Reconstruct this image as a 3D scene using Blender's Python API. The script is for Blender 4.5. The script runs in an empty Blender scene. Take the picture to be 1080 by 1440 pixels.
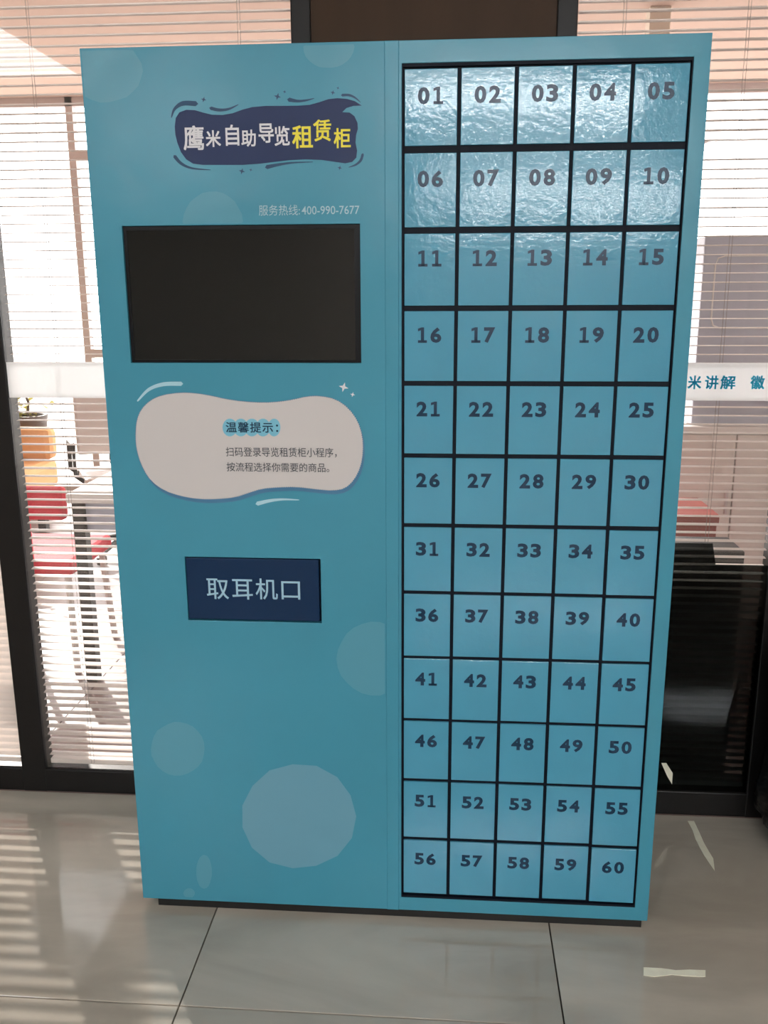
import bpy, bmesh, math, random
from mathutils import Vector, Matrix, noise
from mathutils.geometry import tessellate_polygon

random.seed(7)
S = bpy.context.scene
COL = S.collection

# ------------------------------------------------------------------ camera
FPX = 1263.19
CAM = Vector((0.7288, -1.8540, 1.4329))
YAW, PIT, ROL = -0.07516, -0.23296, -0.00393
fw = Vector((math.sin(YAW) * math.cos(PIT), math.cos(YAW) * math.cos(PIT), math.sin(PIT)))
r0 = Vector((math.cos(YAW), -math.sin(YAW), 0))
u0 = r0.cross(fw)
rt = r0 * math.cos(ROL) + u0 * math.sin(ROL)
up = u0 * math.cos(ROL) - r0 * math.sin(ROL)
cd = bpy.data.cameras.new('camera')
cam = bpy.data.objects.new('camera', cd)
COL.objects.link(cam)
m = Matrix((rt, up, -fw)).transposed().to_4x4()
m.translation = CAM
cam.matrix_world = m
cd.sensor_fit = 'HORIZONTAL'
cd.sensor_width = 36.0
cd.lens = FPX * 36.0 / 1080.0
cd.clip_start = 0.05
S.camera = cam

# ------------------------------------------------------------------ world, lights, exposure
W = bpy.data.worlds.new('sky')
S.world = W
W.use_nodes = True
bg = W.node_tree.nodes['Background']
bg.inputs[0].default_value = (1.0, 0.97, 0.945, 1)
bg.inputs[1].default_value = 6.0
S.view_settings.view_transform = 'Standard'
S.view_settings.look = 'None'
S.view_settings.exposure = 0.0
S.view_settings.gamma = 1.0
S.view_settings.use_curve_mapping = False


def area(name, loc, sx, sy, power, col=(1, 1, 1), rot=(0, 0, 0)):
    l = bpy.data.lights.new(name, 'AREA')
    l.shape = 'RECTANGLE'
    l.size, l.size_y, l.energy, l.color = sx, sy, power, col
    o = bpy.data.objects.new(name, l)
    o.location = loc
    o.rotation_euler = rot
    COL.objects.link(o)
    return o


# low sun coming in through the far windows and the blinds
sl = bpy.data.lights.new('sun', 'SUN')
sl.energy = 6.5; sl.angle = math.radians(.6); sl.color = (1.0, .93, .86)
so = bpy.data.objects.new('sun', sl)
so.rotation_euler = Vector((.5, -.8, -.38)).to_track_quat('-Z', 'Y').to_euler()
COL.objects.link(so)

# ceiling panels of the room in front of the cabinet
for lx, ly, sx, sy, pw in ((-2.2, -6.6, 1.2, 0.6, 70), (3.6, -6.2, 1.2, 0.6, 70), (.7, -3.6, 1.2, 0.6, 15), (-1.9, -2.4, .6, 1.2, 13), (3.2, -2.4, 0.6, 1.2, 7)):
    area('ceiling_lamp', (lx, ly, 2.79), sx, sy, pw, (.95, 0.98, 1.0))

# ------------------------------------------------------------------ helpers


def lin(c):
    return tuple(((v / 255) / 12.92 if v / 255 <= .04045 else ((v / 255 + .055) / 1.055) ** 2.4) for v in c) + (1,)


def mat(name, rgb, rough=.5, metal=0, var=0.0, vscale=6, bump=0.0, bscale=30, coat=0, bump2=0, b2scale=200, stretch=(1, 1, 1), spec=.5):
    mt = bpy.data.materials.new(name)
    mt.use_nodes = True
    nt = mt.node_tree
    b = nt.nodes['Principled BSDF']
    b.inputs['Base Color'].default_value = lin(rgb)
    b.inputs['Roughness'].default_value = rough
    b.inputs['Metallic'].default_value = metal
    b.inputs['Coat Weight'].default_value = coat
    b.inputs['Specular IOR Level'].default_value = spec
    tc = nt.nodes.new('ShaderNodeTexCoord')
    mp = nt.nodes.new('ShaderNodeMapping')
    mp.inputs['Scale'].default_value = stretch
    nt.links.new(tc.outputs['Object'], mp.inputs[0])
    if var:
        n = nt.nodes.new('ShaderNodeTexNoise')
        n.inputs['Scale'].default_value = vscale
        n.inputs['Detail'].default_value = 5
        nt.links.new(mp.outputs[0], n.inputs[0])
        r = nt.nodes.new('ShaderNodeValToRGB')
        c = lin(rgb)
        r.color_ramp.elements[0].position = .3
        r.color_ramp.elements[1].position = .7
        r.color_ramp.elements[0].color = tuple(x * (1 - var) for x in c[:3]) + (1,)
        r.color_ramp.elements[1].color = tuple(min(1, x * (1 + var)) for x in c[:3]) + (1,)
        nt.links.new(n.outputs[0], r.inputs[0])
        nt.links.new(r.outputs[0], b.inputs['Base Color'])
    prev = None
    for amt, sc in ((bump, bscale), (bump2, b2scale)):
        if amt:
            n = nt.nodes.new('ShaderNodeTexNoise')
            n.inputs['Scale'].default_value = sc
            n.inputs['Detail'].default_value = 3
            nt.links.new(mp.outputs[0], n.inputs[0])
            bp = nt.nodes.new('ShaderNodeBump')
            bp.inputs['Strength'].default_value = 1.0
            bp.inputs['Distance'].default_value = amt
            nt.links.new(n.outputs[0], bp.inputs['Height'])
            if prev:
                nt.links.new(prev.outputs[0], bp.inputs['Normal'])
            prev = bp
    if prev:
        nt.links.new(prev.outputs[0], b.inputs['Normal'])
    return mt


def glass_mat(name, tint=(1, 1, 1), gloss=.06, ior=1.45):
    mt = bpy.data.materials.new(name)
    mt.use_nodes = True
    nt = mt.node_tree
    nt.nodes.clear()
    o = nt.nodes.new('ShaderNodeOutputMaterial')
    tr = nt.nodes.new('ShaderNodeBsdfTransparent')
    tr.inputs[0].default_value = tint + (1,)
    gl = nt.nodes.new('ShaderNodeBsdfGlossy')
    gl.inputs['Roughness'].default_value = 0.02
    fr = nt.nodes.new('ShaderNodeFresnel')
    fr.inputs[0].default_value = ior
    mx = nt.nodes.new('ShaderNodeMixShader')
    nt.links.new(fr.outputs[0], mx.inputs[0])
    nt.links.new(tr.outputs[0], mx.inputs[1])
    nt.links.new(gl.outputs[0], mx.inputs[2])
    nt.links.new(mx.outputs[0], o.inputs[0])
    return mt


def film_mat(name, rgb, trans=.6):
    mt = bpy.data.materials.new(name)
    mt.use_nodes = True
    nt = mt.node_tree
    nt.nodes.clear()
    o = nt.nodes.new('ShaderNodeOutputMaterial')
    d = nt.nodes.new('ShaderNodeBsdfDiffuse')
    t = nt.nodes.new('ShaderNodeBsdfTranslucent')
    d.inputs[0].default_value = lin(rgb)
    t.inputs[0].default_value = lin(rgb)
    mx = nt.nodes.new('ShaderNodeMixShader')
    mx.inputs[0].default_value = trans
    nt.links.new(d.outputs[0], mx.inputs[1])
    nt.links.new(t.outputs[0], mx.inputs[2])
    nt.links.new(mx.outputs[0], o.inputs[0])
    return mt


def tag(o, label=None, cat=None, group=None, kind=None):
    if label: o['label'] = label
    if cat: o['category'] = cat
    if group: o['group'] = group
    if kind: o['kind'] = kind
    return o


def empty(name, loc=(0, 0, 0), rz=0, parent=None):
    o = bpy.data.objects.new(name, None)
    o.empty_display_size = .05
    o.location = loc
    o.rotation_euler = (0, 0, rz)
    COL.objects.link(o)
    if parent: o.parent = parent
    return o


def link(name, me, mt, parent=None, loc=(0, 0, 0), smooth=False):
    o = bpy.data.objects.new(name, me)
    if mt is not None and not me.materials:
        me.materials.append(mt)
    o.location = loc
    COL.objects.link(o)
    if parent: o.parent = parent
    if smooth:
        for p in me.polygons: p.use_smooth = True
    return o


class B:
    """collects shapes into one mesh"""
    def __init__(s): s.bm = bmesh.new()

    def box(s, x0, x1, y0, y1, z0, z1, bev=0, seg=2):
        n = bmesh.new()
        bmesh.ops.create_cube(n, size=1)
        for v in n.verts:
            v.co = Vector(((x0 + x1) / 2 + v.co.x * (x1 - x0), (y0 + y1) / 2 + v.co.y * (y1 - y0), (z0 + z1) / 2 + v.co.z * (z1 - z0)))
        if bev:
            bmesh.ops.bevel(n, geom=n.edges[:], offset=bev, segments=seg, affect='EDGES', profile=.5)
        s._add(n)
        return s

    def _add(s, n, mtx=None):
        if mtx is not None: n.transform(mtx)
        me = bpy.data.meshes.new('tmp')
        n.to_mesh(me); n.free()
        s.bm.from_mesh(me)
        bpy.data.meshes.remove(me)

    def tube(s, pts, r, seg=8):
        pts = [Vector(p) for p in pts]
        rs = r if isinstance(r, (list, tuple)) else [r] * len(pts)
        rings = []
        for i, p in enumerate(pts):
            a = pts[max(i - 1, 0)]; b = pts[min(i + 1, len(pts) - 1)]
            d = (b - a).normalized()
            h = Vector((0, 0, 1)) if abs(d.z) < .9 else Vector((1, 0, 0))
            e1 = d.cross(h).normalized(); e2 = d.cross(e1)
            rings.append([s.bm.verts.new(p + (e1 * math.cos(2 * math.pi * k / seg) + e2 * math.sin(2 * math.pi * k / seg)) * rs[i]) for k in range(seg)])
        for a, b in zip(rings, rings[1:]):
            for k in range(seg):
                s.bm.faces.new((a[k], a[(k + 1) % seg], b[(k + 1) % seg], b[k]))
        s.bm.faces.new(rings[0]); s.bm.faces.new(rings[-1][::-1])
        return s

    def lathe(s, prof, cx=0, cy=0, seg=24):
        rings = [[s.bm.verts.new((cx + r * math.cos(2 * math.pi * k / seg), cy + r * math.sin(2 * math.pi * k / seg), z)) for k in range(seg)] for r, z in prof]
        for a, b in zip(rings, rings[1:]):
            for k in range(seg):
                s.bm.faces.new((a[k], a[(k + 1) % seg], b[(k + 1) % seg], b[k]))
        s.bm.faces.new(rings[0][::-1]); s.bm.faces.new(rings[-1])
        return s

    def prism_xz(s, pts, y0, y1):
        """polygon in x,z with front at y0 and back at y1"""
        f = [s.bm.verts.new((x, y0, z)) for x, z in pts]
        b = [s.bm.verts.new((x, y1, z)) for x, z in pts]
        ff = s.bm.faces.new(f); bb = s.bm.faces.new(b[::-1])
        n = len(f)
        for k in range(n):
            s.bm.faces.new((f[k], b[k], b[(k + 1) % n], f[(k + 1) % n]))
        bmesh.ops.triangulate(s.bm, faces=[ff, bb])
        return s

    def build(s, name, mt, parent=None, loc=(0, 0, 0), smooth=False):
        bmesh.ops.recalc_face_normals(s.bm, faces=s.bm.faces[:])
        me = bpy.data.meshes.new(name)
        s.bm.to_mesh(me); s.bm.free()
        return link(name, me, mt, parent, loc, smooth)


def holed_panel(x0, x1, z0, z1, holes, y0, y1):
    """board in the x,z plane with rectangular openings"""
    b = B()
    xs = sorted({x0, x1} | {h[0] for h in holes} | {h[1] for h in holes})
    zs = sorted({z0, z1} | {h[2] for h in holes} | {h[3] for h in holes})
    def hole(i, k):
        if i < 0 or k < 0 or i >= len(xs) - 1 or k >= len(zs) - 1: return True
        cx, cz = (xs[i] + xs[i + 1]) / 2, (zs[k] + zs[k + 1]) / 2
        return any(h[0] < cx < h[1] and h[2] < cz < h[3] for h in holes)
    vf = {}
    def v(i, k, y):
        if (i, k, y) not in vf: vf[(i, k, y)] = b.bm.verts.new((xs[i], y, zs[k]))
        return vf[(i, k, y)]
    for i in range(len(xs) - 1):
        for k in range(len(zs) - 1):
            if hole(i, k): continue
            b.bm.faces.new((v(i, k, y0), v(i + 1, k, y0), v(i + 1, k + 1, y0), v(i, k + 1, y0)))
            b.bm.faces.new((v(i, k, y1), v(i, k + 1, y1), v(i + 1, k + 1, y1), v(i + 1, k, y1)))
            for di, dk, p, q in ((-1, 0, (i, k), (i, k + 1)), (1, 0, (i + 1, k), (i + 1, k + 1)), (0, -1, (i, k), (i + 1, k)), (0, 1, (i, k + 1), (i + 1, k + 1))):
                if hole(i + di, k + dk):
                    b.bm.faces.new((v(*p, y0), v(*q, y0), v(*q, y1), v(*p, y1)))
    bmesh.ops.recalc_face_normals(b.bm, faces=b.bm.faces[:])
    return b


def bevel_mod(o, w, seg=2):
    md = o.modifiers.new('bevel', 'BEVEL')
    md.width = w; md.segments = seg; md.limit_method = 'ANGLE'
    return o


def at(x, y, Y=0.0):
    """the place on the upright plane y=Y that was measured at this point of the photograph"""
    d = fw + rt * ((x - 540) / FPX) + up * ((720 - y) / FPX)
    t = (Y - CAM.y) / d.y
    p = CAM + d * t
    return p.x, p.z


def floor_at(x, y, z=0.0):
    d = fw + rt * ((x - 540) / FPX) + up * ((720 - y) / FPX)
    p = CAM + d * ((z - CAM.z) / d.z)
    return p.x, p.y


_gl = {}
def glyphs(text, bold=0.0, space=1.0):
    """2D outline mesh of a text in the built-in font, as (verts, faces) in a unit box"""
    key = (text, bold, space)
    if key not in _gl:
        c = bpy.data.curves.new('text', 'FONT')
        c.body = text; c.size = 1; c.resolution_u = 3; c.offset = bold; c.space_character = space
        o = bpy.data.objects.new('text', c)
        COL.objects.link(o)
        bpy.context.view_layer.update()
        me = bpy.data.meshes.new_from_object(o)
        vs = [(v.co.x, v.co.y) for v in me.vertices]
        fs = [tuple(p.vertices) for p in me.polygons]
        x0, x1 = min(v[0] for v in vs), max(v[0] for v in vs)
        y0, y1 = min(v[1] for v in vs), max(v[1] for v in vs)
        _gl[key] = ([((a - x0) / (x1 - x0), (b - y0) / (y1 - y0)) for a, b in vs], fs)
        bpy.data.objects.remove(o); bpy.data.curves.remove(c); bpy.data.meshes.remove(me)
    return _gl[key]


def lettering(name, text, rect, y, mt, parent, bold=0.0, space=1.0, org=None, rot=0):
    x0, x1, z0, z1 = rect
    if max(ord(c) for c in text) > 255:
        vs0, fs0 = glyphs(text, 0, space)
        n_ = max(1, len([c for c in text if c != ' ']))
        sh = [(0, 0)] if not bold else [(dx * bold / n_ * 1.1, dy * bold) for dx in (-1, 0, 1) for dy in (-1, 0, 1)]
        q = bold * 1.1; vs, fs, ys = [], [], []
        for dx, dy in sh:
            o_ = len(vs)
            vs += [((a + dx) / (1 + 2 * q / n_) + q / n_, (b + dy) / (1 + 2 * q) + q) for a, b in vs0]
            fs += [tuple(k + o_ for k in f) for f in fs0]
            ys += [-.00003 * (len(ys) // len(vs0))] * len(vs0)
    else:
        vs, fs = glyphs(text, bold, space)
        ys = [0] * len(vs)
    me = bpy.data.meshes.new(name)
    ox, oz = org or (x0, z0)
    cr, sr = math.cos(rot), math.sin(rot)
    out = []
    for (a, b), yy in zip(vs, ys):
        px, pz = x0 + a * (x1 - x0) - ox, z0 + b * (z1 - z0) - oz
        if rot:
            mx, mz = (x0 + x1) / 2 - ox, (z0 + z1) / 2 - oz
            px, pz = mx + (px - mx) * cr - (pz - mz) * sr, mz + (px - mx) * sr + (pz - mz) * cr
        out.append((px, yy, pz))
    me.from_pydata(out, [], fs)
    return link(name, me, mt, parent, (ox, y, oz))


# ------------------------------------------------------------------ materials
BLUE = (66, 145, 170)
M_blue = mat('blue_vinyl', BLUE, rough=.27, spec=.35, var=.05, vscale=2.2, bump=.006, bscale=3.5, bump2=.0002, b2scale=60)
M_door = mat('blue_door_vinyl', (74, 152, 182), rough=.11, var=.05, vscale=4, bump=.0022, bscale=6, bump2=.0003, b2scale=100)
M_bub = mat('pale_bubble_print', (104, 158, 180), rough=.27, spec=.35, bump=.006, bscale=3.5)
M_bub2 = mat('faint_bubble_print', (84, 152, 174), rough=.27, spec=.35, bump=.006, bscale=3.5)
M_gap = mat('dark_navy_recess', (7, 16, 30), rough=.6, spec=.2)
M_black = mat('black_metal', (14, 14, 15), rough=.45, var=.1)
M_frame = mat('black_window_frame', (17, 15, 15), rough=.4, spec=.3, var=.12, vscale=3)
M_navy = mat('navy_print', (14, 38, 84), rough=.35, spec=.25, bump=.0002, bscale=90)
M_stroke = mat('dark_teal_print', (18, 66, 100), rough=.35, spec=.3)
M_num = mat('number_print', (8, 50, 78), rough=.3, spec=.35)
M_white = mat('white_print', (222, 222, 228), rough=.4)
M_yel = mat('yellow_print', (238, 224, 40), rough=.4)
M_label = mat('label_white_print', (206, 202, 202), rough=.4)
M_ltext = mat('label_grey_text', (62, 66, 74), rough=.4)
M_hot = mat('pale_hotline_text', (160, 196, 208), rough=.4)
M_pale = mat('pale_blue_print', (170, 212, 226), rough=.4)
M_cloud = mat('sky_blue_print', (120, 190, 214), rough=.4)
M_shadow = mat('mid_blue_print', (62, 118, 156), rough=.4)
M_flap = mat('navy_flap', (6, 42, 78), rough=.35, spec=.25, var=.08, vscale=5)
M_flaptxt = mat('flap_text_print', (160, 200, 220), rough=.4)
M_screen = mat('black_screen_glass', (18, 22, 22), rough=.05, spec=.45)
M_bezel = mat('black_bezel', (8, 10, 16), rough=.3, spec=.2)
M_slat = mat('cream_slat_enamel', (232, 220, 212), rough=.38, var=.03, vscale=3)
M_cord = mat('grey_cord', (150, 140, 134), rough=.8)
M_brown = mat('brown_panel', (66, 46, 30), rough=.5, spec=.2, var=.08, vscale=2, stretch=(8, 1, .6))
M_wall = mat('painted_wall', (214, 204, 196), rough=.8, var=.03)
M_wallpink = mat('warm_painted_wall', (222, 212, 206), rough=.8, var=.03)
M_ceil = mat('white_ceiling', (228, 222, 214), rough=.9, var=.02)
M_ceil2 = mat('warm_ceiling', (206, 180, 166), rough=.9, var=.02)
M_grout = mat('dark_grout', (52, 46, 42), rough=.9)
M_glass = glass_mat('window_glass')
M_strip = film_mat('white_film', (252, 252, 252), .8)
M_cyan = film_mat('cyan_film', (90, 222, 238), .85)
M_tint = glass_mat('slat_shade_tint', tint=(.30, .33, .33), ior=1.22)  # tint that puts shade over the lower right slats
M_glint = mat('painted_sun_glint', (252, 248, 228), rough=.7, var=.05, vscale=40, bump=.001, bscale=60)  # pale colour for the modelled glints of sunlight
M_sack = mat('black_plastic_sheet', (10, 9, 10), rough=.28, bump=.01, bscale=14, bump2=.002, b2scale=60)
M_red = mat('red_fabric', (224, 56, 76), rough=.75, var=.08, vscale=30, bump=.0005, bscale=300)
M_redbox = mat('dull_red_card', (150, 66, 58), rough=.7, var=.08)
M_whitep = mat('white_plastic', (232, 228, 224), rough=.4)
M_beige = mat('beige_laminate', (222, 214, 208), rough=.5, var=.03)
M_grey = mat('grey_laminate', (184, 187, 202), rough=.45, var=.05)
M_cream = mat('cream_paint', (232, 222, 206), rough=.6)
M_orange = mat('orange_fabric', (232, 176, 120), rough=.8, var=.06, vscale=20)
M_leaf = mat('yellow_green_leaf', (190, 186, 84), rough=.6, var=.2, vscale=12)
M_pot = mat('dark_plant_pot', (74, 58, 48), rough=.5)
M_conc = mat('pale_concrete', (205, 200, 195), rough=.9, var=.06)


def tile_material():
    mt = bpy.data.materials.new('polished_beige_tile')
    mt.use_nodes = True
    nt = mt.node_tree
    b = nt.nodes['Principled BSDF']
    tc = nt.nodes.new('ShaderNodeTexCoord')
    oi = nt.nodes.new('ShaderNodeObjectInfo')
    ad = nt.nodes.new('ShaderNodeVectorMath'); ad.operation = 'MULTIPLY_ADD'
    ad.inputs[1].default_value = (1, 1, 1)
    sc = nt.nodes.new('ShaderNodeVectorMath'); sc.operation = 'SCALE'
    cx = nt.nodes.new('ShaderNodeCombineXYZ')
    nt.links.new(oi.outputs['Random'], cx.inputs[0]); nt.links.new(oi.outputs['Random'], cx.inputs[1])
    nt.links.new(cx.outputs[0], sc.inputs[0]); sc.inputs['Scale'].default_value = 40
    nt.links.new(tc.outputs['Object'], ad.inputs[0]); nt.links.new(sc.outputs[0], ad.inputs[2])
    mp = nt.nodes.new('ShaderNodeMapping')
    mp.inputs['Rotation'].default_value = (0, 0, .6); mp.inputs['Scale'].default_value = (1, 3.2, 1)
    nt.links.new(ad.outputs[0], mp.inputs[0])
    n = nt.nodes.new('ShaderNodeTexNoise'); n.inputs['Scale'].default_value = 1.6; n.inputs['Detail'].default_value = 6; n.inputs['Distortion'].default_value = .6
    nt.links.new(mp.outputs[0], n.inputs[0])
    r = nt.nodes.new('ShaderNodeValToRGB')
    r.color_ramp.elements[0].position = .35; r.color_ramp.elements[1].position = .68
    r.color_ramp.elements[0].color = lin((172, 163, 151)); r.color_ramp.elements[1].color = lin((202, 193, 180))
    nt.links.new(n.outputs[0], r.inputs[0]); nt.links.new(r.outputs[0], b.inputs['Base Color'])
    b.inputs['Roughness'].default_value = .06
    b.inputs['Specular IOR Level'].default_value = 1.0
    n2 = nt.nodes.new('ShaderNodeTexNoise'); n2.inputs['Scale'].default_value = 5; n2.inputs['Detail'].default_value = 1
    nt.links.new(ad.outputs[0], n2.inputs[0])
    bp = nt.nodes.new('ShaderNodeBump'); bp.inputs['Strength'].default_value = 1; bp.inputs['Distance'].default_value = .0009
    nt.links.new(n2.outputs[0], bp.inputs['Height']); nt.links.new(bp.outputs[0], b.inputs['Normal'])
    return mt


M_tile = tile_material()

# ------------------------------------------------------------------ structure
XL, XR, YB, YF = -4.4, 5.2, -11.5, 4.7        # inner extents of both rooms
CH = 2.8
fl = B().box(XL - .1, XR + .1, YB - .1, YF + .05, -.12, -.011).build('floor', M_grout)
tag(fl, kind='structure')
T = .795; G = .0016
tb = B().box(G, T - G, G, T - G, -.0105, 0, bev=.0008, seg=1)
tile0 = tb.build('tile', M_tile, fl)
tme2 = tile0.data.copy(); tme2.materials.clear(); tme2.materials.append(mat('dull_pink_tile', (124, 102, 97), rough=.35, var=.06, vscale=3))
first = True
for i in range(-6, 7):
    for k in range(-14, 7):
        x = .1795 + i * T; y = -.305 + k * T
        if x < XL - .3 or x + T > XR + .4 or y < YB - .5 or y + T > YF + .35: continue
        if first: tile0.location = (x, y, 0); first = False; continue
        t = tile0.copy(); t.location = (x, y, 0); COL.objects.link(t); t.parent = fl
        if y > .45: t.data = tme2

tag(B().box(XL - .1, XR + .1, YB - .1, .52, CH, CH + .1).build('ceiling', M_ceil), kind='structure')
tag(B().box(XL - .1, XR + .1, .52, YF + .05, CH, CH + .1).build('ceiling', M_ceil2), kind='structure')
tag(B().box(XL - .1, XL, YB, YF, -.01, CH).build('wall_left', M_wall), kind='structure')
tag(B().box(XR, XR + .1, YB, YF, -.01, CH).build('wall_right', M_wallpink), kind='structure')
tag(B().box(XL - .1, XR + .1, YB - .1, YB, -.01, CH).build('wall_front', M_wall), kind='structure')

# the glazed partition behind the cabinet
WY0, WY1 = .49, .545
wb = B().box(.38, .965, .50, .54, .075, CH).build('wall_back', M_brown)
tag(wb, 'dark brown wall panel between two black posts above the cabinet', kind='structure')
POSTS = ((-1.84, -1.775), (-.535, -.462), (.332, .380), (.965, 1.013), (1.572, 1.645), (2.75, 2.82))
for n_, (a, b_) in enumerate(POSTS):
    tag(bevel_mod(B().box(a, b_, WY0, WY1, .0, CH).build('trim_%d' % (n_ + 1), M_frame), .003), kind='structure')
tag(bevel_mod(B().box(XL, XR, WY0 + .001, WY1 - .001, .0, .074).build('baseboard_back', M_frame), .004), kind='structure')
tag(B().box(XL, XR, WY0 + .001, WY1 - .001, 2.42, CH).build('trim_7', M_frame), kind='structure')
tag(B().box(XL, -1.84, WY0 + .005, WY1 - .005, .074, 2.42).build('trim_8', M_wall), kind='structure')
tag(B().box(2.82, XR, WY0 + .005, WY1 - .005, .074, 2.42).build('trim_9', M_wall), kind='structure')

SPANS = ((-1.775, -.535), (-.462, .332), (1.013, 1.572), (1.645, 2.75))
wins = []
for n_, (a, b_) in enumerate(SPANS):
    w = empty('window_%d' % (n_ + 1), ((a + b_) / 2, .5, .074))
    tag(w, kind='structure')
    def shift(o):
        o.location = tuple(Vector(o.location) - w.location)
        return o
    for yy in (.4985, .5365):
        shift(B().box(a, b_, yy, yy + .0015, .074, 2.42).build('pane', M_glass, w))
    wins.append(w)
    if n_ in (1, 2, 3):
        z0, z1 = 1.177, 1.272
        shift(B().box(a, b_, .4972, .4976, z0, z1).build('white_film_strip', M_strip, w))
w3 = wins[2]
def in3(o):
    o.location = tuple(Vector(o.location) - w3.location)
    return o
for ch, x0, x1 in (('米', 968, 985.6), ('讲', 992, 1009.6), ('解', 1013.8, 1033.5), ('徽', 1056, 1074.5)):
    ax, az1 = at(x0, 528, .497); bx, az0 = at(x1, 547.5, .497)
    in3(lettering('cyan_character', ch, (ax, bx, az0, az1), .4968, M_cyan, w3, bold=.025))
# dark sheet added over the lower right slats to show their shade
tf = B().prism_xz([(1.013, .075), (1.572, .075), (1.572, .742), (1.435, .742), (1.424, .80), (1.013, .80)], .4974, .4979).build('slat_shade_film', M_tint, w3)
in3(tf); tag(tf, 'added dark sheet shading the slats behind the lower right pane')


# ------------------------------------------------------------------ venetian blinds (between the panes)
def slat_mesh(w, tilt):
    b = B()
    n = 5; prof = []
    for k in range(n):
        s_ = -1 + 2 * k / (n - 1)
        yy = s_ * .0122; zz = .0020 * (1 - s_ * s_)
        c, s2 = math.cos(tilt), math.sin(tilt)
        prof.append((yy * c - zz * s2, yy * s2 + zz * c))
    loops = []
    for x in (-w / 2, w / 2):
        loops.append([[b.bm.verts.new((x, y_, z_ + dz)) for y_, z_ in prof] for dz in (0, -.0005)])
    for lay in (0, 1):
        for k in range(n - 1):
            b.bm.faces.new((loops[0][lay][k], loops[1][lay][k], loops[1][lay][k + 1], loops[0][lay][k + 1]))
    for e in (0, 1):
        for k in range(n - 1):
            b.bm.faces.new((loops[e][0][k], loops[e][0][k + 1], loops[e][1][k + 1], loops[e][1][k]))
    for k in (0, n - 1):
        b.bm.faces.new((loops[0][0][k], loops[1][0][k], loops[1][1][k], loops[0][1][k]))
    return b


def blind(x0, x1, tilt, cords, label, zbot=.092, ztop=2.38, skip=None):
    root = empty('venetian_blind', ((x0 + x1) / 2, .518, zbot))
    tag(root, label, 'blind')
    w = x1 - x0
    s0 = None; k = 0
    z = zbot + .022
    while z < ztop - .03:
        if skip and skip[0] < z < skip[1]:
            z += .02222; continue
        if s0 is None:
            s0 = slat_mesh(w, tilt).build('slat', M_slat, root, (0, 0, z - zbot))
        else:
            c = s0.copy(); COL.objects.link(c); c.parent = root
            c.location = (random.uniform(-.0008, .0008), 0, z - zbot)
            c.rotation_euler = (random.uniform(-.03, .03), random.uniform(-.0006, .0006), 0)
        z += .02222; k += 1
    bevel_mod(B().box(-w / 2, w / 2, -.011, .011, -.007, .009).build('bottom_rail', M_slat, root), .003)
    B().box(-w / 2, w / 2, -.0145, .0145, ztop - zbot - .02, ztop - zbot + .03).build('head_rail', M_slat, root)
    for c in cords:
        cx = c - (x0 + x1) / 2
        B().tube([(cx, -.0145, 0), (cx, -.0145, ztop - zbot)], .0006, 5).build('cord', M_cord, root)
        B().tube([(cx + .009, -.0145, 0), (cx + .006, -.0145, ztop - zbot)], .0006, 5).build('cord', M_cord, root)
    return root


blind(-1.77, -.541, .95, (-1.5, -.8), 'nearly closed cream venetian blind left of the black post')
blind(-.452, .327, .03, (-.325, .2), 'open cream venetian blind behind the left edge of the blue cabinet', skip=(1.182, 1.268))
blind(1.018, 1.567, .0, (1.12, 1.405), 'open cream venetian blind to the right of the blue cabinet, lower part darkened by an added shade sheet', skip=(1.182, 1.268))
blind(1.650, 2.745, .0, (1.9, 2.5), 'venetian blind beyond the black sack at the right')

# ------------------------------------------------------------------ far room and outdoors
gp = B().box(-14, 16, YF + .05, 22, -.2, -.05).build('pavement', M_conc)
tag(gp, kind='structure')
wl = empty('window_5', (.4, YF, 0)); tag(wl, kind='structure')
def fbar(a, b_, z0, z1, name='frame_bar'):
    B().box(a - .4, b_ - .4, -.03, .03, z0, z1).build(name, M_greyframe, wl)
M_greyframe = mat('grey_aluminium', (200, 192, 192), rough=.5)
for x in (-4.38, -3.1, -1.97, -.7, .55, 1.75, 3.0, 4.2, 5.15):
    fbar(x, x + .05, 0, CH, 'mullion')
for x0, x1 in ((-1.92, -.7), (1.8, 3.0)):
    fbar(x0, x1, 2.39, 2.45); fbar(x0, x1, 1.02, 1.08)
fbar(XL, XR, 0, .05)
fbar(XL, XR, 2.74, CH, 'head_bar')


def office_chair(loc, rz, shell, label):
    r = empty('office_chair', loc, rz); tag(r, label, 'chair', 'chairs in the room behind the blinds')
    bevel_mod(B().box(-.21, .21, -.2, .2, .43, .49).build('seat', shell, r), .02)
    bevel_mod(B().box(-.2, .2, .19, .23, .56, .92).build('backrest', shell, r), .015)
    B().tube([(0, .2, .45), (0, .26, .5), (0, .24, .7)], .018).build('back_support', M_black, r)
    for s in (-1, 1):
        B().tube([(s * .2, .12, .46), (s * .25, .12, .5), (s * .25, .12, .66), (s * .25, -.12, .67), (s * .25, -.14, .5), (s * .2, -.14, .46)], .013).build('armrest', M_black, r)
    B().tube([(0, 0, .43), (0, 0, .1)], .025).build('stem', M_black, r)
    for k in range(5):
        a = k * 2 * math.pi / 5 + .3
        g = B().tube([(0, 0, .11), (.26 * math.cos(a), .26 * math.sin(a), .07)], .016).build('base_arm', M_black, r)
        B().lathe([(.001, 0), (.028, .008), (.028, .05), (.001, .058)], .26 * math.cos(a), .26 * math.sin(a), 10).build('caster', M_black, g)
    return r


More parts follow.
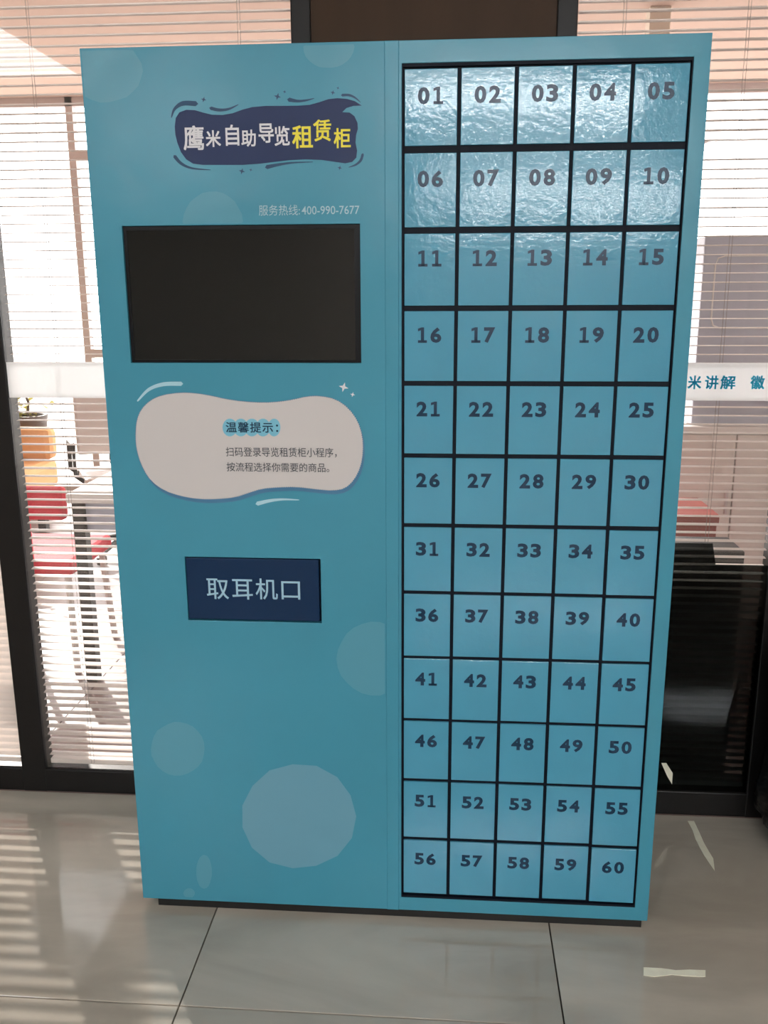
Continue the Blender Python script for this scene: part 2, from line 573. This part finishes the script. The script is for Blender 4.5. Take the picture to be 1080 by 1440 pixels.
def red_chair(loc, rz, label, s=1.0):
    r = empty('red_chair', loc, rz); tag(r, label, 'chair'); r.scale = (s, s, s)
    bevel_mod(B().box(-.22, .22, -.21, .21, .40, .46).build('seat', M_red, r), .02)
    bevel_mod(B().box(-.06, .06, .18, .205, .44, .63).build('back_post', M_red, r), .01)
    bevel_mod(B().box(-.21, .21, .17, .22, .62, .75).build('backrest', M_red, r), .02)
    for sx in (-1, 1):
        for sy in (-1, 1):
            B().tube([(sx * .18, sy * .17, .4), (sx * .2, sy * .2, 0)], .014).build('leg', M_whitep, r)
    return r


red_chair((-.93, 1.56, 0), math.pi, 'red chair with a square seat beside the white desk behind the blind')
office_chair((-1.15, 3.05, 0), .5, M_whitep, 'white office chair with dark armrests facing the windows, farther left')
office_chair((-.62, 3.2, 0), -.4, M_whitep, 'white office chair with dark armrests behind the desk end')

dk = empty('white_desk', (-.19, 1.3, 0)); tag(dk, 'white desk with black legs seen through the left blind', 'desk')
bevel_mod(B().box(-.48, .5, -.05, .62, .71, .745).build('desktop', M_whitep, dk), .004)
for x in (-.45, .42):
    for y in (0, .55):
        B().box(x - .022, x + .022, y - .022, y + .022, 0, .71).build('leg', M_black, dk)
B().box(-.43, .42, .0, .03, .60, .705).build('apron', M_grey, dk)

bn = empty('orange_bench', (-2.35, 3.3, 0)); tag(bn, 'low orange bench by the far windows', 'bench')
bevel_mod(B().box(-.75, .6, -.3, .3, .28, .46).build('seat_cushion', M_orange, bn), .04)
bevel_mod(B().box(-.75, .6, .2, .32, .46, .66).build('back_cushion', M_orange, bn), .04)
for x in (-.65, .5):
    for y in (-.22, .22):
        B().box(x - .025, x + .025, y - .025, y + .025, 0, .28).build('leg', M_black, bn)

pl = empty('potted_plant', (-2.2, 4.15, 0)); tag(pl, 'yellow-green plant in a dark pot in front of the far windows', 'plant')
B().lathe([(.10, 0), (.13, .6), (.14, .66), (.12, .66), (.115, .64)], 0, 0, 20).build('pot', M_pot, pl, smooth=True)
B().tube([(0, 0, .6), (.02, 0, .75), (-.05, .02, .9)], [.012, .01, .006]).build('stem', M_pot, pl)
lm = bmesh.new()
for k in range(260):
    c = Vector((-.13 + random.gauss(0, .10), random.gauss(0, .09), .74 + random.gauss(0, .08)))
    a = random.uniform(0, 6.28); e = random.uniform(-.6, .8)
    d = Vector((math.cos(a) * math.cos(e), math.sin(a) * math.cos(e), math.sin(e)))
    sd = d.cross(Vector((0, 0, 1))).normalized() * .02; l = .075
    vs = [lm.verts.new(p) for p in (c, c + d * l * .5 + sd, c + d * l, c + d * l * .5 - sd)]
    lm.faces.new((vs[0], vs[1], vs[2])); lm.faces.new((vs[0], vs[2], vs[3]))
me = bpy.data.meshes.new('foliage'); lm.to_mesh(me); lm.free()
tag(link('foliage', me, M_leaf, pl), kind='stuff')

# right side of the far room
bk = empty('black_cabinet', (1.29, .62, 0)); tag(bk, 'low black cabinet directly behind the added shade sheet on the right pane', 'cabinet')
bevel_mod(B().box(-.27, .26, 0, .16, 0, .745).build('body', M_black, bk), .004)
for k in (0, 1):
    d_ = bevel_mod(B().box(-.265 + k * .262, -.008 + k * .262, -.018, 0, .03, .735).build('door', M_black, bk), .003)
    B().box(-.035 + k * .05, -.025 + k * .05, -.03, -.018, .5, .6).build('handle', M_greyframe, d_)
cb = empty('beige_cabinet', (2.0, 2.15, 0)); tag(cb, 'low beige cabinet under the grey locker behind the right blind', 'cabinet')
bevel_mod(B().box(-.5, .9, 0, .6, 0, .86).build('body', M_beige, cb), .004)
bevel_mod(B().box(-.52, .92, -.02, .62, .86, .885).build('top', M_whitep, cb), .004)
for k in range(3):
    d_ = bevel_mod(B().box(-.49 + k * .465, -.03 + k * .465, -.02, 0, .06, .85).build('door', M_beige, cb), .003)
    B().box(-.06 + k * .465, -.05 + k * .465, -.04, -.02, .5, .6).build('handle', M_greyframe, d_)
gb = empty('grey_metal_cupboard', (2.1, 2.2, .885)); tag(gb, 'large grey cupboard standing on the beige cabinet behind the blind', 'cupboard')
gx0, _z = at(992, 330, 2.2); gx0 -= 2.1
bevel_mod(B().box(gx0, .9, 0, .45, 0, .80).build('body', M_grey, gb), .006)
pr = B()
rr = .04; X0, X1, Z0, Z1 = gx0 + .05, .82, .42, .72
pts = [(X0 + rr, 0, Z1), (X1, 0, Z1), (X1, 0, Z0), (X0 + rr, 0, Z0), (X0 + .01, 0, Z0 + .01), (X0, 0, Z0 + rr), (X0, 0, Z1 - rr), (X0 + .01, 0, Z1 - .01), (X0 + rr, 0, Z1)]
pr.tube([(a, -.003, c) for a, _, c in pts], .0035, 6).build('panel_trim', M_whitep, gb)
cp = bevel_mod(B().box(1.66, 1.76, 3.0, 3.1, 0, CH).build('cream_pillar', M_cream), .004)
tag(cp, 'slim cream pillar left of the grey cupboard', 'pillar')
rb = empty('red_box', (1.58, 1.5, 0)); tag(rb, 'dull red box on the floor behind the right blind', 'box')
bevel_mod(B().box(-.25, .15, 0, .3, 0, .60).build('carton', M_redbox, rb), .004)
B().box(-.255, .155, -.005, .305, .60, .64).build('lid', M_redbox, rb)

# tube lamps under the ceiling of the front room, mirrored in the glossy vinyl
def emit(name, col, st):
    mt = bpy.data.materials.new(name); mt.use_nodes = True
    b = mt.node_tree.nodes['Principled BSDF']
    b.inputs['Emission Color'].default_value = col + (1,); b.inputs['Emission Strength'].default_value = st
    return mt


for x0, x1, y, z, st, lb in ((  .3, 2.0, -4.5, 2.70, 90, 'tube lamp nearest the cabinet under the front ceiling'),
                             (.6, 3.5, -9.8, 2.70, 120, 'long tube lamp far back under the front ceiling'),
                             (-1.4, -.8, -4.5, 2.68, 110, 'short tube lamp left of the nearest one')):
    tl = empty('tube_lamp', ((x0 + x1) / 2, y, z)); tag(tl, lb, 'lamp')
    h = (x1 - x0) / 2
    B().tube([(-h, 0, 0), (h, 0, 0)], .03, 12).build('tube', emit('lamp_glow', (.95, .98, 1.0), st), tl)
    B().box(-h - .05, h + .05, -.04, .04, .05, CH - z).build('housing', M_whitep, tl)

# ------------------------------------------------------------------ the cabinet
CW, Z0, Z1 = 1.2, .022, 1.908
cab = empty('rental_cabinet', (0, 0, 0))
tag(cab, 'tall light blue self-service locker cabinet with screen and sixty numbered doors', 'locker cabinet')
bevel_mod(B().box(.001, CW - .001, .0205, .42, Z0, Z1).build('body', M_blue, cab), .002)
B().box(.035, CW - .012, .006, .39, 0, Z0).build('plinth', M_black, cab)
SC = (.060, .5435, 1.305, 1.578)     # screen opening
FP = (.151, .4505, .738, .885)       # pick-up flap opening
lp = holed_panel(0, .5955, Z0, Z1, [SC, FP], 0, .02).build('front_panel', M_blue, cab)
bevel_mod(lp, .001)
GX0, GX1, GZ0, GZ1 = .6265, 1.1695, .056, 1.868
fr = holed_panel(.5955, CW, Z0, Z1, [(GX0, GX1, GZ0, GZ1)], .0, .0205).build('door_frame', M_blue, cab)
bevel_mod(fr, .001)
# raised edge strip between panel and doors
bevel_mod(B().box(.593, .621, -.0018, .004, Z0 + .0, Z1 - .0).build('edge_strip', M_blue, cab), .0017, 3)
B().box(GX0, GX1, .0085, .0195, GZ0, GZ1).build('door_backing', M_gap, cab)
holed_panel(GX0, GX1, GZ0, GZ1, [(GX0 + .0022, GX1 - .0022, GZ0 + .006, GZ1 - .006)], .0012, .0085).build('door_rim', M_gap, cab)

sc = holed_panel(SC[0] + .0005, SC[1] - .0005, SC[2] + .0005, SC[3] - .0005, [(SC[0] + .007, SC[1] - .012, SC[2] + .006, SC[3] - .008)], .006, .0195).build('screen', M_bezel, cab)
tag(sc, 'wide black screen set into the blue front')
B().box(SC[0] + .007, SC[1] - .012, .0075, .010, SC[2] + .006, SC[3] - .008).build('screen_glass', M_screen, sc)

fp = bevel_mod(B().box(FP[0] + .002, FP[1] - .004, -.001, .014, FP[2] + .004, FP[3] - .002, ).build('pickup_flap', M_flap, cab), .0015)
tag(fp, 'dark blue flap with pale lettering')
fbk = B().box(FP[0], FP[1], .015, .0195, FP[2], FP[3]).build('flap_backing', M_gap, cab)
for ch, x0, x1, y0, y1 in (('取', 290, 322.5, 813, 842.5), ('耳', 326, 356, 814, 843), ('机', 359, 391, 813, 843), ('口', 395.5, 422.5, 817, 843)):
    ax, z1 = at(x0, y0); bx, z0 = at(x1, y1)
    lettering('flap_character', ch, (ax, bx, z0, z1), -.0014, M_flaptxt, fp, bold=.006)

def digit(ch):
    if ch != '1': return glyphs(ch, .040)
    v = [(.37, 0), (.66, 0), (.66, 1), (.42, 1), (.37, .985), (.10, .92), (.10, .75), (.37, .81), (.10, 0), (.10, .17), (.93, .17), (.93, 0)]
    return v, [(0, 1, 2, 3, 4), (4, 5, 6, 7), (8, 11, 10, 9)]


# doors: five columns, twelve rows
PX = (1.1684 - .6282) / 5; PZ = (1.865 - .0605) / 12
gaps = [.013, .0135, .0122, .0108, .0100, .009, .0085, .0078, .0073, .0073, .0080, .0095, .0130]
door_cache = {}
for r in range(12):
    hz = PZ - (gaps[r] + gaps[r + 1]) / 2
    hw = PX - .0072
    for c in range(5):
        num = r * 5 + c + 1
        cx = .6282 + (c + .5) * PX
        zt = 1.865 - r * PZ - gaps[r] / 2
        dz = -.0010 * (c == 4) * (r > 5)
        if r not in door_cache:
            b = B().box(-hw / 2, hw / 2, 0, .0055, -hz, 0, bev=.001, seg=2)
            d = b.build('locker_door', M_door, cab, (cx, .0032, zt + dz))
            door_cache[r] = d
        else:
            d = door_cache[r].copy(); COL.objects.link(d); d.parent = cab; d.location = (cx, .0032, zt + dz)
        d.location.y += random.uniform(-.0006, .0009)
        d.rotation_euler = (random.uniform(-.006, .006), 0, random.uniform(-.006, .006))
        d['label'] = 'locker door printed with the number %02d' % num
        w = .0500; h = .0308
        zc = -.0475
        me = bpy.data.meshes.new('door_number')
        vs, fs = [], []
        for q, ch in enumerate('%02d' % num):
            v_, f_ = digit(ch)
            x0 = -w / 2 + q * .0275
            o_ = len(vs)
            vs += [(x0 + a * .0222, 0, zc - h / 2 + b_ * h) for a, b_ in v_]
            fs += [tuple(k + o_ for k in f) for f in f_]
        me.from_pydata(vs, [], fs)
        link('door_number', me, M_num, d, (0, -.0004, 0))


# printed decoration of the left panel
def disc(cx, cy, rx, ry=None, n=26, clip=None, wob=.02):
    ry = ry or rx
    out = []
    for k in range(n):
        a = 2 * math.pi * k / n
        q = 1 + random.uniform(-wob, wob)
        x, y = cx + rx * q * math.cos(a), cy + ry * q * math.sin(a)
        X, Z = at(x, y)
        if clip: X = min(max(X, clip[0]), clip[1]); Z = min(max(Z, clip[2]), clip[3])
        out.append((X, Z))
    return out


def decal(name, pts, y, mt, parent=cab, px=True):
    if px: pts = [at(*p) for p in pts]
    b = B()
    vs = [b.bm.verts.new((x, y, z)) for x, z in pts]
    for t in tessellate_polygon([[Vector((x, z, 0)) for x, z in pts]]):
        b.bm.faces.new([vs[k] for k in t])
    return b.build(name, mt, parent)


CL = (.004, .590, .03, 1.903)
decal('printed_bubble', disc(420, 1148, 81, 74, n=15, wob=.015), -.0003, M_bub, px=False)
decal('printed_bubble', disc(250, 1053, 38, 38, clip=CL), -.0003, M_bub2, px=False)
decal('printed_bubble', disc(528, 926, 54, 52, clip=CL), -.0003, M_bub2, px=False)
decal('printed_bubble', disc(462, 66, 36, 30, clip=CL), -.0003, M_bub2, px=False)
decal('printed_bubble', disc(148, 100, 52, 44, clip=CL), -.0003, M_bub2, px=False)
decal('printed_bubble', disc(299, 312, 42, 43, clip=(.004, .59, 1.581, 1.9)), -.0003, M_bub2, px=False)
decal('printed_bubble', disc(287, 1226, 11, 24, clip=CL), -.0003, M_bub2, px=False)
decal('printed_bubble', disc(266, 1256, 8, 7, clip=CL), -.0003, M_bub2, px=False)


def c3(x, y): return 230 + x / 3.6, 120 + y / 3.6
def c4(x, y): return 150 + x / 2.7, 520 + y / 2.7


def smooth(pts, it=2):
    for _ in range(it):
        o = []
        n = len(pts)
        for k in range(n):
            a, b_ = pts[k], pts[(k + 1) % n]
            o.append((a[0] * .75 + b_[0] * .25, a[1] * .75 + b_[1] * .25))
            o.append((a[0] * .25 + b_[0] * .75, a[1] * .25 + b_[1] * .75))
        pts = o
    return pts


def stroke(pts, ws):
    # tapered brush stroke outline with round ends
    fine = []
    n = len(pts)
    for k in range(n - 1):
        p0 = pts[max(k - 1, 0)]; p1 = pts[k]; p2 = pts[k + 1]; p3 = pts[min(k + 2, n - 1)]
        for j in range(5):
            t = j / 5
            q = [.5 * ((2 * p1[i]) + (-p0[i] + p2[i]) * t + (2 * p0[i] - 5 * p1[i] + 4 * p2[i] - p3[i]) * t * t + (-p0[i] + 3 * p1[i] - 3 * p2[i] + p3[i]) * t ** 3) for i in (0, 1)]
            fine.append((q[0], q[1], ws[k] + (ws[k + 1] - ws[k]) * t))
    fine.append((pts[-1][0], pts[-1][1], ws[-1]))
    L, R = [], []
    for k, (x, y, w) in enumerate(fine):
        a = fine[max(k - 1, 0)]; b_ = fine[min(k + 1, len(fine) - 1)]
        dx, dy = b_[0] - a[0], b_[1] - a[1]; l = math.hypot(dx, dy) or 1
        nx, ny = -dy / l, dx / l
        L.append((x + nx * w / 2, y + ny * w / 2)); R.append((x - nx * w / 2, y - ny * w / 2))
    def cap(k, sgn):
        x, y, w = fine[k]
        a = fine[k - sgn] if 0 <= k - sgn < len(fine) else fine[k]
        dx, dy = (x - a[0], y - a[1]); l = math.hypot(dx, dy) or 1
        return (x + dx / l * w * .5, y + dy / l * w * .5)
    end = cap(len(fine) - 1, 1); st = cap(0, -1)
    return L + [end] + R[::-1] + [st]


def sparkle(x, y, r):
    out = []
    for k in range(8):
        a = k * math.pi / 4 + .25; q = r if k % 2 == 0 else r * .35
        out.append((x + q * math.cos(a), y + q * math.sin(a)))
    return out


ban = [(57, 210), (62, 165), (80, 137), (115, 124), (160, 126), (200, 138), (245, 149), (300, 150), (350, 141), (400, 123), (450, 110), (520, 104), (600, 104), (680, 103),
       (740, 99), (790, 85), (835, 70), (880, 65), (930, 69), (968, 80), (1004, 103), (962, 104), (926, 115), (905, 136), (942, 138), (966, 156), (982, 190), (984, 220), (975, 252), (972, 290),
       (980, 330), (976, 366), (955, 388), (920, 395), (870, 388), (800, 378), (720, 375), (640, 379), (560, 388), (480, 398), (400, 403), (300, 403), (200, 403),
       (150, 397), (115, 375), (88, 338), (70, 290), (60, 250)]
bo = decal('title_banner', [c3(*p) for p in ban], -.0004, M_navy)
tag(bo, 'dark blue wavy banner with white and yellow lettering')
for ch, x0, x1, y0, y1 in (('鹰', 97, 208, 205, 328), ('米', 212, 292, 228, 312), ('自', 312, 385, 200, 306), ('助', 392, 469, 225, 310), ('导', 479, 560, 194, 291), ('览', 560, 640, 207, 306)):
    ax, z1 = at(*c3(x0, y0)); bx, z0 = at(*c3(x1, y1))
    lettering('white_character', ch, (ax, bx, z0, z1), -.0008, M_white, bo, bold=.018)
for ch, x0, x1, y0, y1 in (('租', 650, 757, 204, 319), ('赁', 757, 850, 174, 283), ('柜', 861, 948, 217, 318)):
    ax, z1 = at(*c3(x0, y0)); bx, z0 = at(*c3(x1, y1))
    lettering('yellow_character', ch, (ax, bx, z0, z1), -.0008, M_yel, bo, bold=.018)
for pts, ws in (([(40, 163), (56, 120), (98, 92), (163, 93)], (4, 14, 24, 26)), ([(240, 116), (282, 125), (330, 120), (378, 98)], (18, 16, 12, 3)),
                ([(636, 73), (680, 80), (722, 76), (762, 66)], (22, 14, 10, 3)), ([(905, 50), (940, 50), (970, 63), (998, 87)], (14, 13, 9, 2)),
                ([(57, 360), (90, 396), (145, 420), (238, 428)], (18, 15, 10, 3)), ([(524, 414), (575, 403), (650, 392), (755, 388)], (22, 15, 9, 3)),
                ([(1008, 350), (998, 380), (973, 402), (938, 415)], (13, 13, 10, 3))):
    decal('ink_stroke', [c3(*p) for p in stroke(pts, ws)], -.0004, M_stroke)
for x, y, r in ((203, 72, 15), (577, 57, 19), (613, 33, 9), (857, 37, 13), (883, 14, 8), (397, 435, 17), (442, 428, 9), (892, 418, 12)):
    decal('printed_sparkle', [c3(*p) for p in sparkle(x, y, r)], -.0004, M_stroke)
ax, z1 = at(363.8, 288.5); bx, z0 = at(422, 302.8)
lettering('hotline_text', '服务热线:', (ax, bx, z0, z1), -.0005, M_hot, cab, bold=.002)
ax, z1 = at(424, 290); bx, z0 = at(505.5, 301)
lettering('hotline_text', '400-990-7677', (ax, bx, z0, z1), -.0005, M_hot, cab, bold=.004)

lab = [(110, 230), (114, 190), (130, 150), (165, 115), (210, 95), (280, 85), (340, 88), (400, 98), (450, 110), (520, 120), (600, 124), (660, 120), (710, 112), (760, 100), (810, 98),
       (870, 110), (920, 145), (955, 195), (972, 250), (975, 310), (965, 370), (940, 420), (905, 452), (860, 460), (800, 455), (720, 445), (650, 447), (590, 452), (540, 468), (490, 485),
       (420, 492), (350, 492), (280, 480), (220, 460), (170, 425), (140, 380), (120, 330), (110, 280)]
lab = smooth(lab, 1)
decal('notice_label_shadow', [c4(x + 6, y + 14) for x, y in lab], -.0003, M_shadow)
lo = decal('notice_label', [c4(*p) for p in lab], -.0006, M_label)
tag(lo, 'white wavy notice label with grey lettering')
# dotted outline
db = B()
acc = 0
pp = [at(*c4(*p)) for p in lab]
for k in range(len(pp)):
    a = Vector(pp[k]); b_ = Vector(pp[(k + 1) % len(pp)])
    l = (b_ - a).length; d = (b_ - a) / l
    t = -acc % .0046
    while t < l:
        q = a + d * t; n_ = Vector((-d.y, d.x))
        h = .0012
        vs = [db.bm.verts.new((v.x, -.0009, v.y)) for v in (q - d * h - n_ * h, q + d * h - n_ * h, q + d * h + n_ * h, q - d * h + n_ * h)]
        db.bm.faces.new(vs)
        t += .0046
    acc = (acc + l)
db.build('dotted_outline', M_shadow, lo)
for k in range(5):
    decal('heading_cloud', [c4(468 + k * 42 + (24 if k == 4 else 28) * math.cos(j * .3491), 219 + 34 * math.sin(j * .3491)) for j in range(18)], -.0008 - k * .00003, M_cloud, lo)
ax, z1 = at(*c4(452, 198)); bx, z0 = at(*c4(652, 239))
lettering('notice_text', '温馨提示：', (ax, bx, z0, z1), -.0012, M_num, lo, bold=.014, space=1.12)
ax, z1 = at(*c4(452, 293)); bx, z0 = at(*c4(874, 333))
lettering('notice_text', '扫码登录导览租赁柜小程序，', (ax, bx, z0, z1), -.0010, M_ltext, lo, bold=.004)
ax, z1 = at(*c4(455, 351)); bx, z0 = at(*c4(846, 389))
lettering('notice_text', '按流程选择你需要的商品。', (ax, bx, z0, z1), -.0010, M_ltext, lo, bold=.004)
decal('pale_arc', [c4(*p) for p in stroke([(118, 118), (160, 75), (215, 55), (283, 53)], (6, 12, 15, 16))], -.0004, M_pale)
decal('pale_arc', [c4(*p) for p in stroke([(573, 508), (620, 497), (670, 492), (730, 494)], (16, 12, 8, 3))], -.0004, M_pale)
decal('pale_sparkle', [c4(*p) for p in sparkle(900, 66, 19)], -.0004, M_white)
decal('pale_sparkle', [c4(*p) for p in sparkle(934, 94, 10)], -.0004, M_white)

# ------------------------------------------------------------------ sun glints modelled as thin strips, and a sack on the floor
def sliver(name, pts, label, group, upright=False):  # thin pale sheet standing in for a glint of sunlight
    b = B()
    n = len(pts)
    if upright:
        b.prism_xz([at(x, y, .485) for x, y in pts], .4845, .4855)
        o = b.build(name, M_glint)
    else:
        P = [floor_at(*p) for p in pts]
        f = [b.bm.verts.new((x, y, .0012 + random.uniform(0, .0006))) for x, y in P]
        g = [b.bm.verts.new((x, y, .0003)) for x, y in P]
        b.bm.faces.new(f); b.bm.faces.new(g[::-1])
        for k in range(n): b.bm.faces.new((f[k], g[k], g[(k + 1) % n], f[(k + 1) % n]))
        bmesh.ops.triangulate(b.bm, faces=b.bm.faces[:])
        o = b.build(name, M_glint)
    return tag(o, label, 'painted sun glint', group)


sliver('sun_glint_strip', [(967, 1155), (976, 1155), (984, 1172), (990, 1186), (997, 1198), (1003, 1208), (1005, 1225), (998, 1215), (990, 1203), (984, 1192), (978, 1180), (974, 1168)],
      'thin jagged pale strip painted as a sun glint on the floor right of the cabinet, near the black rail', 'painted sun glints')
sliver('sun_glint_strip', [(905, 1361), (930, 1362), (950, 1365), (970, 1364), (992, 1365), (992, 1374), (965, 1373), (945, 1371), (920, 1374), (905, 1372)],
      'short pale strip painted as a sun glint on the floor in front of the cabinet at right', 'painted sun glints')
sliver('sun_glint_sliver', [(930, 1073), (937, 1073), (942, 1081), (946, 1087), (945, 1103), (938, 1091)],
      'small modelled sun-glint sliver above the black rail beside the cabinet', 'painted sun glints', True)

# black plastic sheeting at the right edge
bm = bmesh.new()
bmesh.ops.create_icosphere(bm, subdivisions=5, radius=1)
for v in bm.verts:
    p = v.co.copy()
    q = Vector((math.copysign(abs(p.x) ** .6, p.x) * .25, math.copysign(abs(p.y) ** .6, p.y) * .125, math.copysign(abs(p.z) ** .5, p.z) * .37))
    nn = noise.turbulence(p * 2.2, 4, False)
    q += p * (nn - .5) * .04
    if p.z > .3: q.x *= 1 - (p.z - .3) * .35; q.y *= 1 - (p.z - .3) * .35
    q.z = max(q.z + .29, .002)
    v.co = q
me = bpy.data.meshes.new('black_sack'); bm.to_mesh(me); bm.free()
sk = link('black_sack', me, M_sack, None, (1.81, .345, 0), True)
tag(sk, 'crinkled black plastic sack on the floor at the right edge by the window', 'sack')
